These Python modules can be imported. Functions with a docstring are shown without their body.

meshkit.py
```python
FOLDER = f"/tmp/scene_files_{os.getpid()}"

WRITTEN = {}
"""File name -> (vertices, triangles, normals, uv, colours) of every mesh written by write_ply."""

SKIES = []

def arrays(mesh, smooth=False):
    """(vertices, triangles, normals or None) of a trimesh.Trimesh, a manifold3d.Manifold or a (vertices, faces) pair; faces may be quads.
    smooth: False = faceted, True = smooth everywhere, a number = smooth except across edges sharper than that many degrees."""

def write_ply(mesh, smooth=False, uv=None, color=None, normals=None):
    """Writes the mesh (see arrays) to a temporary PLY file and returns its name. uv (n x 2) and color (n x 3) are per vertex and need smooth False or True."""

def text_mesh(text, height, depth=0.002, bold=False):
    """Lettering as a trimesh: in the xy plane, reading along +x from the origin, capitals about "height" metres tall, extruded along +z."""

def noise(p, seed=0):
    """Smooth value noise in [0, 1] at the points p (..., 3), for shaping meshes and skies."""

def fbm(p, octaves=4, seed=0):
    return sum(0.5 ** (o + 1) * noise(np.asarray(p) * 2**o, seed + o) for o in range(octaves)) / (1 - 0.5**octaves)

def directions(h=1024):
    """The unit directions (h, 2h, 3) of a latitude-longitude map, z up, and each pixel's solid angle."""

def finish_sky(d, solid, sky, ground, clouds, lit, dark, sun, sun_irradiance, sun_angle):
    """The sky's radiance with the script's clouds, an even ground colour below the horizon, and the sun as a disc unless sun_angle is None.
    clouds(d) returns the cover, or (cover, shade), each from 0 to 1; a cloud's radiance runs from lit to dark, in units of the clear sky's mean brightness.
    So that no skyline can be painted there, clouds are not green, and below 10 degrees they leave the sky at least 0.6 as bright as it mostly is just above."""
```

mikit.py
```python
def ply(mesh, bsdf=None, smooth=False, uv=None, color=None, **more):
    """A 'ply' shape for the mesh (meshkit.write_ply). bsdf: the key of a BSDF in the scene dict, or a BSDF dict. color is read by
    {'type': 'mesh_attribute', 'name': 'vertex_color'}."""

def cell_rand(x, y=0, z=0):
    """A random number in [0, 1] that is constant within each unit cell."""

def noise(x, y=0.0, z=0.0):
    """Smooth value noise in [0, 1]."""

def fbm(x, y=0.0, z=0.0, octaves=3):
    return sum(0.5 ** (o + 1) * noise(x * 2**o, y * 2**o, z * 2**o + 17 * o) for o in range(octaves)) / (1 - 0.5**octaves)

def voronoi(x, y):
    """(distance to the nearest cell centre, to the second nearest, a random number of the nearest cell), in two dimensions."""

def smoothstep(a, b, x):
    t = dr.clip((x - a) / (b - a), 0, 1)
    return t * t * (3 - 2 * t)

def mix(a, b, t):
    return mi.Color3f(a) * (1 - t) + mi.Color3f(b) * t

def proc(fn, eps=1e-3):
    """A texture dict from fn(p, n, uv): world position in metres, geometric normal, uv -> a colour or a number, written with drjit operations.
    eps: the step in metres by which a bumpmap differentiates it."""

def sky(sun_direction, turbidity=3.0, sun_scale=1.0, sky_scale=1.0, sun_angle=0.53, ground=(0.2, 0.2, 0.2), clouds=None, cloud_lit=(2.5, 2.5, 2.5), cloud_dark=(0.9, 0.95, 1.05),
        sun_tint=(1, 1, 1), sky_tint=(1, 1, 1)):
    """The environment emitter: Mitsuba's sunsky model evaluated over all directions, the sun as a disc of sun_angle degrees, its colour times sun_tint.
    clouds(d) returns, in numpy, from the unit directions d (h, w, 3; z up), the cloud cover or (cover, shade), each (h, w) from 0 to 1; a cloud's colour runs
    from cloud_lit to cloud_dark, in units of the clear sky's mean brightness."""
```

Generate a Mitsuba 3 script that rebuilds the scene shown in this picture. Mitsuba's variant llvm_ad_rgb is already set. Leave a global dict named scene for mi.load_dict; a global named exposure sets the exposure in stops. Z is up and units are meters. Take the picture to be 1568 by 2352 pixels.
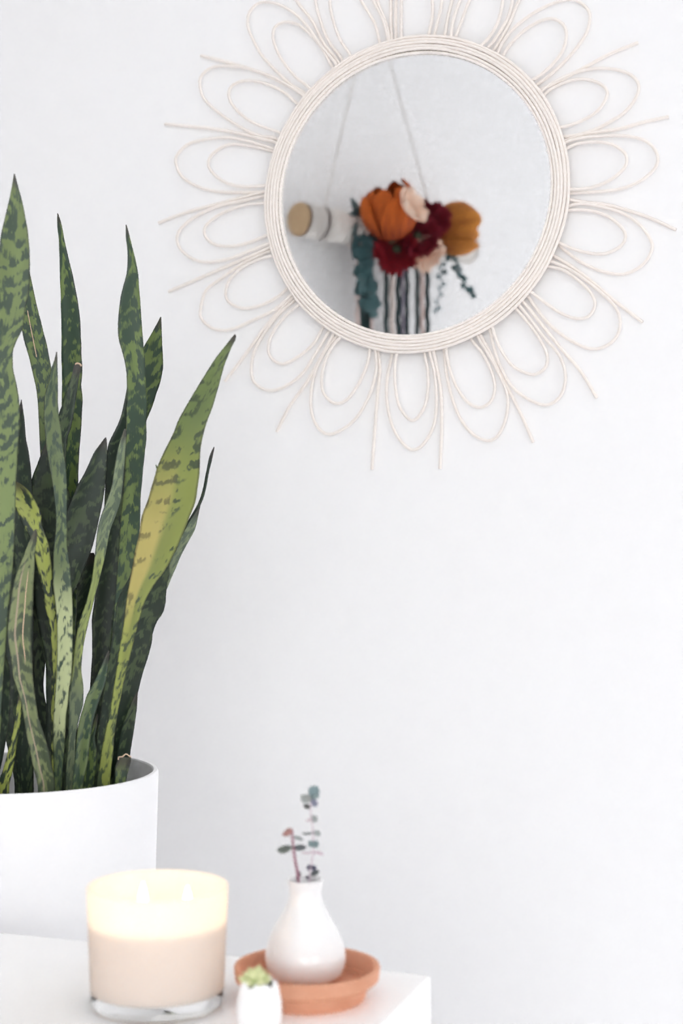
import math, random
import numpy as np
import trimesh, mitsuba as mi, mikit, meshkit
import drjit as dr
from scipy.interpolate import PchipInterpolator
import manifold3d as m3

rng = random.Random(7)
scene, labels = {}, {}

# ------------------------------------------------------------------ camera, sky, exposure
W, H = 1568, 2352
FPX = 3500.0                                  # focal length in pixels (about a 53 mm lens)
YAW, PITCH = math.radians(19.5), math.atan(54 / 3500)
CAM = np.array([0.0, -1.70, 1.0725])
FWD = np.array([-math.sin(YAW) * math.cos(PITCH), math.cos(YAW) * math.cos(PITCH), math.sin(PITCH)])
RGT = np.array([math.cos(YAW), math.sin(YAW), 0.0])
UPV = np.cross(RGT, FWD)
FOCUS = 1.56
scene['camera'] = {'type': 'thinlens', 'fov': math.degrees(2 * math.atan(W / 2 / FPX)), 'fov_axis': 'x',
                   'aperture_radius': 0.0046, 'focus_distance': FOCUS, 'near_clip': 0.05, 'far_clip': 60.0,
                   'to_world': mi.ScalarTransform4f().look_at(origin=CAM.tolist(), target=(CAM + FWD).tolist(), up=[0, 0, 1])}
exposure = -0.12
def overcast(d):
    return np.ones(d.shape[:2]), np.zeros(d.shape[:2])
scene['sky'] = mikit.sky([0.3, -0.6, 0.7], turbidity=4, sun_scale=0.0, sky_scale=36.0, ground=(0.55, 0.55, 0.56), clouds=overcast,
                         cloud_lit=(1.0, 1.008, 1.006))

# ------------------------------------------------------------------ placing helpers
def ray(x, y):
    return FWD + RGT * ((x - W / 2) / FPX) - UPV * ((y - H / 2) / FPX)
def at(x, y, Z):                              # the point at distance Z along the view axis
    return CAM + ray(x, y) * Z
def on_plane(x, y, axis, value):
    d = ray(x, y)
    return CAM + d * ((value - CAM[axis]) / d[axis])
GLASS_Y = -0.0122                             # the mirror glass's front face
KD = 1.30                                     # how far off the mirrored things are
def behind(x, y, Z):                          # the real place of what the mirror shows
    p = at(x, y, Z * KD)
    return np.array([p[0], 2 * GLASS_Y - p[1], p[2]])
S = 1 / FPX

# ------------------------------------------------------------------ mesh helpers
def fix(m):
    if m.volume < 0:
        m.invert()
    return m
def catmull(p, n=10, closed=False):
    p = np.asarray(p, float)
    q = np.vstack([p[-1], p, p[:2]]) if closed else np.vstack([2 * p[0] - p[1], p, 2 * p[-1] - p[-2]])
    out = []
    t = np.linspace(0, 1, n, endpoint=False)[:, None]
    for i in range(1, len(q) - 2):
        a, b, c, d = q[i - 1], q[i], q[i + 1], q[i + 2]
        out.append(0.5 * (2 * b + (c - a) * t + (2 * a - 5 * b + 4 * c - d) * t ** 2 + (3 * b - a - 3 * c + d) * t ** 3))
    out = np.vstack(out)
    return out if closed else np.vstack([out, p[-1]])
def tube(p, r, sides=8, closed=False):
    p = np.asarray(p, float)
    n = len(p)
    r = np.broadcast_to(np.asarray(r, float), (n,))
    t = (np.roll(p, -1, 0) - np.roll(p, 1, 0)) if closed else np.gradient(p, axis=0)
    t /= np.linalg.norm(t, axis=1, keepdims=True) + 1e-12
    a = np.cross(t[0], [0.31, 0.9, 0.2]); a /= np.linalg.norm(a)
    A = []
    for k in range(n):
        a = a - t[k] * (a @ t[k]); a /= np.linalg.norm(a); A.append(a)
    A = np.array(A); B = np.cross(t, A)
    ang = np.arange(sides) * 2 * np.pi / sides
    v = (p[:, None] + r[:, None, None] * (np.cos(ang)[None, :, None] * A[:, None] + np.sin(ang)[None, :, None] * B[:, None])).reshape(-1, 3)
    f = []
    if closed:                                # the frame's twist at the seam: match the nearest corner
        shift = int(np.argmin(np.linalg.norm(v[:sides] - v[-sides], axis=1)))
    for i in range(n if closed else n - 1):
        j = (i + 1) % n
        sh = shift if closed and j == 0 else 0
        for k in range(sides):
            a0, a1 = i * sides + k, i * sides + (k + 1) % sides
            b0, b1 = j * sides + (k + sh) % sides, j * sides + (k + 1 + sh) % sides
            f += [[a0, a1, b1], [a0, b1, b0]]
    if not closed:
        v = np.vstack([v, p[0], p[-1]])
        for k in range(sides):
            f += [[n * sides, (k + 1) % sides, k], [n * sides + 1, (n - 1) * sides + k, (n - 1) * sides + (k + 1) % sides]]
    return fix(trimesh.Trimesh(v, np.array(f), process=False))
def lathe(profile, center=(0, 0, 0), n=96):
    m = trimesh.creation.revolve(np.asarray(profile, float), sections=n)
    m.apply_translation(center)
    return fix(m)
def smooth_profile(pts, n=6):
    return catmull(pts, n)
def rbox(lo, hi, r=0.003, seg=12):
    lo, hi = np.minimum(lo, hi), np.maximum(lo, hi)
    ball = m3.Manifold.sphere(r, seg)
    parts = [ball.translate([float(x), float(y), float(z)]) for x in (lo[0] + r, hi[0] - r) for y in (lo[1] + r, hi[1] - r) for z in (lo[2] + r, hi[2] - r)]
    me = m3.Manifold.batch_hull(parts).to_mesh()
    return trimesh.Trimesh(me.vert_properties[:, :3], me.tri_verts, process=False)
def shell(P, thick, Nrm=None):                # a grid (n, m, 3) as a closed sheet of that thickness; thick may be a grid
    n, m = P.shape[:2]
    du, dv = np.gradient(P, axis=1), np.gradient(P, axis=0)
    N = np.cross(du, dv)
    N /= np.linalg.norm(N, axis=2, keepdims=True) + 1e-12
    th = np.broadcast_to(np.asarray(thick, float), (n, m))[..., None]
    v = np.vstack([(P + N * th / 2).reshape(-1, 3), (P - N * th / 2).reshape(-1, 3)])
    f, o = [], n * m
    i, j = np.meshgrid(np.arange(n - 1), np.arange(m - 1), indexing='ij')
    a, b, c, d = (i * m + j).ravel(), (i * m + j + 1).ravel(), ((i + 1) * m + j + 1).ravel(), ((i + 1) * m + j).ravel()
    f = [np.stack([a, b, c], 1), np.stack([a, c, d], 1), np.stack([a, c, b], 1) + o, np.stack([a, d, c], 1) + o]
    edge = np.concatenate([np.arange(m), np.arange(2, n + 1) * m - 1, (n - 1) * m + np.arange(m - 2, -1, -1), np.arange(n - 2, 0, -1) * m])
    nx = np.roll(edge, -1)
    f += [np.stack([edge, edge + o, nx + o], 1), np.stack([edge, nx + o, nx], 1)]
    return trimesh.Trimesh(v, np.vstack(f), process=False)
def blade(base, tip, side, width, thick=0.0006, curl=0.0, fold=0.15, round_=0.5, n=9, m=5):
    """A leaf or petal blade from base to tip; side: the direction of its width; round_: where it is widest."""
    base, tip = np.asarray(base, float), np.asarray(tip, float)
    ax = tip - base; L = np.linalg.norm(ax); ax = ax / L
    side = np.asarray(side, float); side = side - ax * (side @ ax); side /= np.linalg.norm(side)
    nr = np.cross(ax, side)
    v = np.linspace(0, 1, n); u = np.linspace(-1, 1, m)
    k = math.log(0.5) / math.log(round_)
    w = np.maximum(np.sin(np.pi * np.clip(v, 0.001, 0.999) ** k), 0) ** 0.75 * width / 2 + 0.02 * width
    P = base + ax * (v * L)[:, None, None] + side * (u[None, :, None] * w[:, None, None]) + nr * ((u[None, :] ** 2 * w[:, None] * fold * 2 + curl * L * (v[:, None] - v[:, None] ** 2) * 4 * 0.25)[..., None])
    return shell(P, thick)

counts = {}
def numbered(key):
    k = counts.get(key, -1) + 1
    counts[key] = k
    return key if k == 0 else f'{key}_{k:03d}'
def add(key, mesh, bsdf, smooth=35, **kw):
    key = numbered(key)
    scene[key] = mikit.ply(mesh, bsdf, smooth=smooth, **kw)
    return key
def tag(key, label, category=None, group=None, kind=None):
    d = {}
    if label: d['label'] = label
    if category: d['category'] = category
    if group: d['group'] = group
    if kind: d['kind'] = kind
    labels[key] = d

def srgb(r, g, b):
    c = np.array([r, g, b]) / 255.0
    return np.where(c < 0.04045, c / 12.92, ((c + 0.055) / 1.055) ** 2.4).tolist()
def mat(key, color, rough=0.6, spec=0.5, **kw):
    col = color if isinstance(color, dict) else {'type': 'rgb', 'value': color}
    scene[key] = {'type': 'twosided', 'bsdf': {'type': 'principled', 'base_color': col, 'roughness': rough, 'specular': spec, **kw}}
def diffuse(key, color):
    col = color if isinstance(color, dict) else {'type': 'rgb', 'value': color}
    scene[key] = {'type': 'twosided', 'bsdf': {'type': 'diffuse', 'reflectance': col}}

# ------------------------------------------------------------------ materials of the setting
diffuse('m_wall', [0.935, 0.932, 0.931])
diffuse('m_ceiling', [0.94, 0.935, 0.925])
def floor_fn(p, n, uv):
    plank = dr.floor(p.y / 0.14)
    tone = 0.9 + 0.1 * mikit.cell_rand(plank, dr.floor((p.x + plank * 0.37) / 1.2))
    grain = 0.95 + 0.05 * mikit.noise(p.x * 6, p.y * 120)
    return mi.Color3f(0.90, 0.905, 0.94) * tone * grain
diffuse('m_floor', mikit.proc(floor_fn))
mat('m_white_frame', [0.88, 0.88, 0.88], 0.4)

# ------------------------------------------------------------------ the room
ZC = 2.5
log_a, log_b = behind(686, 503, 2.50), behind(1076, 574, 2.80)
along = log_b - log_a; along[2] = 0; along /= np.linalg.norm(along)
wall_n = np.array([-along[1], along[0], 0.0])
if wall_n @ (np.array([-0.4, 0, 0]) - np.array([log_a[0], log_a[1], 0])) < 0: wall_n = -wall_n
w0 = log_a - wall_n * 0.046 * KD; w0[2] = 0                       # a point of the left wall
REAR, RIGHT = -5.2, 2.8
def left_at_y(y): return w0 + along * ((y - w0[1]) / along[1])
A_ = left_at_y(0.0)
B_ = w0 + along * 0.95 * KD                                        # the left wall's free end; from there a wall runs straight back

def slab(poly, z0, z1):
    from shapely.geometry import Polygon
    m = trimesh.creation.extrude_polygon(Polygon(poly), z1 - z0)
    m.apply_translation([0, 0, z0])
    return m
scene['wall_back'] = mikit.ply(slab([(A_[0] - 0.3, 0), (RIGHT + 0.1, 0), (RIGHT + 0.1, 0.1), (A_[0] - 0.3, 0.1)], 0, ZC), 'm_wall')
th = -wall_n * 0.1
scene['wall_left'] = mikit.ply(slab([A_[:2], B_[:2], (B_ + th)[:2], (A_ + th)[:2]], 0, ZC), 'm_wall')
scene['wall_left_rear'] = mikit.ply(slab([(B_[0] - 0.1, REAR - 0.1), (B_[0], REAR - 0.1), (B_[0], B_[1] - 0.001), (B_[0] - 0.1, B_[1] - 0.001)], 0, ZC), 'm_wall')
foot = [(A_[0] - 0.1, 0.1), (RIGHT + 0.1, 0.1), (RIGHT + 0.1, REAR - 0.1), (A_[0] - 0.1, REAR - 0.1)]
scene['floor'] = mikit.ply(slab(foot, -0.1, 0), 'm_floor')
scene['ceiling'] = mikit.ply(slab(foot, ZC, ZC + 0.1), 'm_ceiling')
def wall_with_hole(lo, hi, hlo, hhi, axis):
    """Four slabs around an opening, one mesh; axis: the direction the wall runs in."""
    t = 1 - axis
    def bx(a0, a1, z0, z1):
        l, h = np.array(lo, float), np.array(hi, float)
        l[axis], h[axis], l[2], h[2] = a0, a1, z0, z1
        return trimesh.creation.box(bounds=[l, h])
    return trimesh.util.concatenate([bx(lo[axis], hlo[0], lo[2], hi[2]), bx(hhi[0], hi[axis], lo[2], hi[2]),
                                     bx(hlo[0], hhi[0], lo[2], hlo[1]), bx(hlo[0], hhi[0], hhi[1], hi[2])])
R0, R1, RZ0, RZ1 = -0.55, 2.1, 0.2, 2.35
scene['wall_rear'] = mikit.ply(wall_with_hole((B_[0] - 0.1, REAR - 0.1, 0), (RIGHT + 0.1, REAR, ZC), (R0, RZ0), (R1, RZ1), 0), 'm_wall')
Q0, Q1, QZ0, QZ1 = -4.4, -2.7, 0.85, 2.2
scene['wall_right'] = mikit.ply(wall_with_hole((RIGHT, REAR, 0), (RIGHT + 0.1, 0.0, ZC), (Q0, QZ0), (Q1, QZ1), 1), 'm_wall')
def window(name, a0, a1, z0, z1, axis, depth_at, n_div):
    def bar(p0, p1, q0, q1):
        lo, hi = np.zeros(3), np.zeros(3)
        lo[axis], hi[axis], lo[2], hi[2] = p0, p1, q0, q1
        lo[1 - axis], hi[1 - axis] = depth_at - 0.03, depth_at + 0.03
        return rbox(lo, hi, 0.004, 8)
    b = 0.05
    frame = [bar(a0, a1, z0, z0 + b), bar(a0, a1, z1 - b, z1), bar(a0, a0 + b, z0 + b, z1 - b), bar(a1 - b, a1, z0 + b, z1 - b)]
    scene[name + '__window_frame'] = mikit.ply(trimesh.util.concatenate(frame), 'm_white_frame')
    for i in range(1, n_div):
        c = a0 + (a1 - a0) * i / n_div
        add(name + '__mullion', bar(c - 0.02, c + 0.02, z0 + b, z1 - b), 'm_white_frame')
    labels[name] = {'kind': 'structure'}
window('window_1', R0, R1, RZ0, RZ1, 0, REAR - 0.05, 2)
window('window_2', Q0, Q1, QZ0, QZ1, 1, RIGHT + 0.05, 2)
for k in ('wall_back', 'wall_left', 'wall_left_rear', 'wall_rear', 'wall_right', 'floor', 'ceiling'):
    labels[k] = {'kind': 'structure'}

# ------------------------------------------------------------------ white cabinet
CT = 0.75
corner = on_plane(990, 2240, 2, CT)
mat('m_cabinet', [0.93, 0.925, 0.92], 0.35)
cx1, cy1 = corner[0], corner[1]
cx0, cy0 = cx1 - 0.54, cy1 - 0.43
scene['cabinet__top'] = mikit.ply(rbox((cx0, cy0, CT - 0.02), (cx1, cy1, CT), 0.002), 'm_cabinet', smooth=30)
for x in (cx0, cx1 - 0.018):
    add('cabinet__side_panel', rbox((x, cy0 + 0.02, 0.0), (x + 0.018, cy1, CT - 0.02), 0.0015), 'm_cabinet', 30)
scene['cabinet__back_panel'] = mikit.ply(rbox((cx0 + 0.018, cy1 - 0.012, 0.05), (cx1 - 0.018, cy1 - 0.002, CT - 0.02), 0.001), 'm_cabinet', smooth=30)
scene['cabinet__bottom_panel'] = mikit.ply(rbox((cx0 + 0.018, cy0 + 0.04, 0.05), (cx1 - 0.018, cy1 - 0.012, 0.07), 0.001), 'm_cabinet', smooth=30)
for i in range(3):
    z0 = 0.075 + i * 0.218
    k = add('cabinet__drawer', rbox((cx0 + 0.02, cy0 + 0.004, z0), (cx1 - 0.02, cy0 + 0.4, z0 + 0.208), 0.002), 'm_cabinet', 30)
    knob = lathe([(0, 0), (0.006, 0), (0.006, 0.012), (0.013, 0.018), (0.013, 0.024), (0, 0.027)], n=32)
    knob.apply_transform(trimesh.transformations.rotation_matrix(math.pi / 2, [1, 0, 0]))
    knob.apply_translation([(cx0 + cx1) / 2, cy0 + 0.004, z0 + 0.104])
    scene[k + '__knob'] = mikit.ply(knob, 'm_cabinet', smooth=30)
tag('cabinet', 'white cabinet whose plain top carries the candle and the terracotta saucer', 'cabinet')

# ------------------------------------------------------------------ the round rope mirror
def rope_fn(p, n, uv):
    f = mikit.fbm(p.x * 260, p.y * 260, p.z * 260, 2)
    g = mikit.noise(p.x * 1500, p.y * 1500, p.z * 1500)
    return mikit.mix(mi.Color3f(0.86, 0.795, 0.74), mi.Color3f(0.945, 0.89, 0.84), 0.7 * f + 0.3 * g)
mat('m_rope', mikit.proc(rope_fn), 0.85, 0.2)
scene['m_mirror'] = {'type': 'conductor', 'material': 'none', 'specular_reflectance': {'type': 'rgb', 'value': [0.925, 0.935, 0.94]}}
mat('m_backing', [0.35, 0.30, 0.26], 0.8)
mc = on_plane(947, 447, 1, -0.012)
MS = 1.095                                    # the mirror's size
def disc(r, y0, y1, n=160):
    a = np.arange(n) * 2 * np.pi / n
    ring = np.stack([mc[0] + r * np.cos(a), 0 * a, mc[2] + r * np.sin(a)], 1)
    v = np.vstack([ring + [0, y0, 0], ring + [0, y1, 0], [[mc[0], y0, mc[2]], [mc[0], y1, mc[2]]]])
    i = np.arange(n); j = (i + 1) % n
    f = np.vstack([np.stack([i, j, j + n], 1), np.stack([i, j + n, i + n], 1), np.stack([i * 0 + 2 * n, j, i], 1), np.stack([i * 0 + 2 * n + 1, i + n, j + n], 1)])
    return fix(trimesh.Trimesh(v, f, process=False))
scene['rope_mirror__backing'] = mikit.ply(disc(0.156 * MS, 0.0, GLASS_Y + 0.003), 'm_backing')
scene['rope_mirror__mirror_glass'] = mikit.ply(disc(0.155 * MS, GLASS_Y + 0.003, GLASS_Y), 'm_mirror')
tag('rope_mirror', 'round wall mirror framed by cream rope with double rope petals', 'mirror')
a_ = np.linspace(0, 2 * np.pi, 220, endpoint=False)
for i in range(6):
    r0 = (0.1500 + i * 0.0034) * MS
    yy = -0.0138 - 0.0034 * math.sin(math.pi * (i + 0.6) / 6.0)
    wob = 0.00022 * np.sin(a_ * (3 + i) + i * 1.7) + 0.00018 * np.sin(a_ * (7 + 2 * i) + i)
    wy = 0.0003 * np.sin(a_ * (5 + i) + 2 * i)
    pts = np.stack([mc[0] + (r0 + wob) * np.cos(a_), yy + wy, mc[2] + (r0 + wob) * np.sin(a_)], 1)
    add('rope_mirror__rope_ring', tube(pts, 0.00168 * MS, 9, closed=True), 'm_rope', True)

OUTER = [
 [(615,338),(561,322),(510,316),(439,328),(407,356),(405,380),(419,407),(455,429),(510,441),(601,441)],
 [(690,215),(640,184),(585,162),(538,152),(490,154),(463,174),(459,198),(470,229),(510,265),(561,297),(597,312),(627,316)],
 [(765,138),(735,103),(704,59),(672,28),(633,8),(597,6),(573,28),(569,59),(581,91),(601,127),(633,162),(668,194),(694,210)],
 [(890,87),(878,43),(856,0),(825,-70),(785,-110),(745,-105),(722,-60),(724,0),(735,47),(755,95),(779,127)],
 [(996,86),(1006,44),(1014,0),(1008,-60),(985,-120),(955,-135),(935,-125),(915,-70),(909,0),(908,40),(909,84)],
 [(1034,94),(1040,48),(1056,0),(1080,-60),(1120,-105),(1160,-100),(1180,-60),(1176,0),(1164,44),(1132,96),(1106,124)],
 [(1136,138),(1152,100),(1180,64),(1228,28),(1280,4),(1320,0),(1348,20),(1354,44),(1344,80),(1312,124),(1272,164),(1236,192),(1208,206)],
 [(1222,228),(1260,196),(1312,170),(1360,158),(1408,159),(1448,172),(1466,196),(1460,224),(1436,256),(1400,280),(1360,300),(1316,312),(1272,316)],
 [(1278,340),(1300,326),(1340,316),(1392,312),(1448,314),(1488,328),(1509,356),(1505,384),(1476,412),(1432,432),(1380,440),(1296,444)],
 [(1292,476),(1340,468),(1420,486),(1468,516),(1494,552),(1496,576),(1476,608),(1436,629),(1392,626),(1344,608),(1300,578),(1272,552)],
 [(1260,598),(1300,614),(1340,640),(1380,672),(1412,704),(1424,740),(1414,776),(1384,798),(1348,800),(1300,776),(1260,744),(1228,704),(1212,680)],
 [(1188,696),(1220,736),(1252,778),(1284,816),(1298,860),(1292,900),(1272,924),(1244,930),(1204,912),(1172,884),(1148,840),(1132,792),(1124,756)],
 [(1096,772),(1120,812),(1144,856),(1162,896),(1166,932),(1158,972),(1140,1004),(1116,1012),(1084,996),(1056,960),(1036,908),(1024,852),(1020,804)],
 [(987,810),(998,860),(1002,920),(996,976),(972,1020),(944,1033),(915,1006),(897,967),(888,915),(890,864),(901,812)],
 [(862,800),(864,848),(850,903),(822,955),(787,986),(751,997),(725,974),(714,935),(716,887),(727,844),(751,800),(775,769)],
 [(755,761),(727,808),(696,856),(656,887),(617,897),(585,880),(577,848),(585,804),(609,761),(644,717),(676,690)],
 [(672,674),(633,710),(577,737),(530,757),(490,755),(463,733),(461,706),(474,666),(510,638),(557,605),(597,585),(623,575)],
 [(619,559),(577,575),(530,593),(478,602),(439,593),(411,567),(409,536),(439,504),(498,474),(557,461),(601,451)],
]
INNER = [
 [(613,344),(577,336),(526,332),(490,352),(478,376),(490,399),(518,419),(557,429),(603,427)],
 [(676,233),(648,210),(609,192),(565,185),(534,196),(525,217),(534,241),(561,269),(597,289),(635,302)],
 [(757,144),(739,111),(708,75),(680,55),(652,51),(631,63),(627,87),(637,119),(656,150),(680,178),(704,196)],
 [(870,91),(862,59),(850,36),(828,0),(808,-40),(785,-58),(762,-40),(757,0),(763,40),(779,87),(801,121)],
 [(984,82),(992,40),(992,0),(982,-50),(955,-75),(930,-50),(922,0),(921,40),(921,83)],
 [(1042,96),(1048,80),(1064,36),(1078,0),(1100,-40),(1130,-55),(1150,-35),(1154,0),(1144,48),(1124,84),(1096,114)],
 [(1148,144),(1164,112),(1196,76),(1236,50),(1268,43),(1292,56),(1300,80),(1292,116),(1268,148),(1236,176),(1200,196)],
 [(1234,236),(1260,208),(1300,188),(1340,182),(1376,192),(1394,212),(1384,240),(1360,264),(1320,284),(1268,298)],
 [(1284,350),(1320,332),(1364,326),(1404,332),(1434,352),(1438,376),(1420,400),(1384,422),(1340,434),(1294,434)],
 [(1292,484),(1324,482),(1364,486),(1400,500),(1428,524),(1436,545),(1424,566),(1392,582),(1356,582),(1316,572),(1274,554)],
 [(1254,610),(1292,620),(1328,644),(1356,672),(1366,700),(1352,726),(1324,732),(1288,720),(1252,696),(1218,670)],
 [(1180,704),(1212,740),(1240,780),(1256,816),(1252,844),(1228,860),(1200,854),(1172,836),(1148,800),(1136,772),(1130,752)],
 [(1084,782),(1108,812),(1128,852),(1136,888),(1128,920),(1104,936),(1076,926),(1052,896),(1036,860),(1026,820),(1024,802)],
 [(974,810),(982,852),(982,900),(972,940),(946,966),(917,934),(907,880),(907,836),(911,810)],
 [(850,800),(842,840),(822,884),(795,919),(767,926),(743,903),(739,868),(747,828),(765,793),(783,773)],
 [(741,753),(720,789),(684,820),(648,836),(621,820),(617,789),(633,753),(660,721),(688,698)],
 [(662,660),(637,682),(597,702),(557,708),(526,694),(518,670),(530,638),(561,611),(597,595),(627,587)],
 [(615,540),(577,555),(538,565),(498,563),(474,547),(470,524),(490,502),(518,486),(561,471),(601,467)],
]
ENDS = [
 [(378,285),(478,295),(538,304),(623,324)], [(461,128),(518,142),(585,162),(648,190),(692,213)], [(610,-110),(680,0),(716,47),(743,99),(771,134)],
 [(838,-160),(855,-50),(866,0),(888,59),(893,86)], [(893,-190),(897,0),(897,47),(899,85)], [(1075,-170),(1045,-50),(1038,0),(1028,40),(1020,90)],
 [(1250,-110),(1192,0),(1170,52),(1144,100),(1122,132)], [(1465,98),(1400,124),(1340,156),(1280,188),(1216,218)], [(1535,268),(1480,280),(1420,296),(1340,308),(1276,332)],
 [(1552,528),(1480,496),(1400,472),(1340,464),(1292,456)], [(1475,740),(1412,692),(1360,648),(1312,612),(1264,584)], [(1370,914),(1332,852),(1284,796),(1236,736),(1200,692)],
 [(1224,1016),(1196,952),(1164,888),(1136,832),(1104,772)], [(1010,1077),(1014,980),(1012,900),(1002,840),(996,810)], [(854,1079),(860,994),(866,915),(872,848),(868,804)],
 [(635,992),(664,935),(708,872),(739,816),(767,765)], [(516,876),(553,828),(593,773),(637,717),(676,678)], [(387,670),(451,642),(518,613),(577,587),(621,567)],
 [(364,512),(427,488),(498,469),(557,453),(603,441)],
]
def rope_path(px, depths, both):
    p = [tuple(q) for q in px]
    def inward(q, k):
        d = np.array([949 - q[0], 447 - q[1]], float); d /= np.linalg.norm(d)
        return (q[0] + d[0] * k, q[1] + d[1] * k)
    p = p + [inward(p[-1], 26)]
    if both: p = [inward(p[0], 26)] + p
    n = len(p)
    return catmull([on_plane(x, y, 1, depths[0] + (depths[1] - depths[0]) * i / (n - 1)) for i, (x, y) in enumerate(p)], 8)
for i, (o, q, e) in enumerate(zip(OUTER, INNER, ENDS)):
    j = (i % 3) * 0.0012
    add('rope_mirror__outer_petal', tube(rope_path(o, (-0.0085 - j, -0.0045 - j), True), 0.00178, 7), 'm_rope', True)
    add('rope_mirror__inner_petal', tube(rope_path(q, (-0.0062 - j, -0.0105 - j), True), 0.00178, 7), 'm_rope', True)
for i, e in enumerate(ENDS):
    add('rope_mirror__rope_end', tube(rope_path(e, (-0.0042, -0.0072 - (i % 2) * 0.003), False), 0.00185, 7), 'm_rope', True)

# ------------------------------------------------------------------ white planter
PZ = 1.45
pc = at(40, 1771, PZ)
PR, PTOP = 322 * S * PZ, pc[2]
mat('m_planter', [0.90, 0.90, 0.91], 0.6, 0.25)
mat('m_soil', [0.045, 0.032, 0.022], 0.95)
rb = PR * 0.93
prof = [(0, 0.0), (rb - 0.004, 0.0), (rb, 0.004), (PR * 0.965, PTOP - 0.17), (PR, PTOP - 0.002), (PR - 0.0015, PTOP), (PR - 0.0045, PTOP), (PR - 0.006, PTOP - 0.002), (PR * 0.965 - 0.006, PTOP - 0.17), (PR * 0.96 - 0.006, PTOP - 0.2), (0, PTOP - 0.2)]
scene['planter__body'] = mikit.ply(lathe(prof, (pc[0], pc[1], 0), 128), 'm_planter', smooth=40)
sr = PR * 0.985 - 0.007
soil = lathe([(0, PTOP - 0.199), (sr * 0.97, PTOP - 0.199), (sr, PTOP - 0.060), (sr * 0.6, PTOP - 0.055), (0, PTOP - 0.053)], (pc[0], pc[1], 0), 96)
scene['planter__soil'] = mikit.ply(soil, 'm_soil', smooth=40)
labels['planter__soil'] = {'label': 'dark potting soil deep inside the planter'}
tag('planter', 'large round matte white planter holding the snake plant behind the candle', 'planter')

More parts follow.
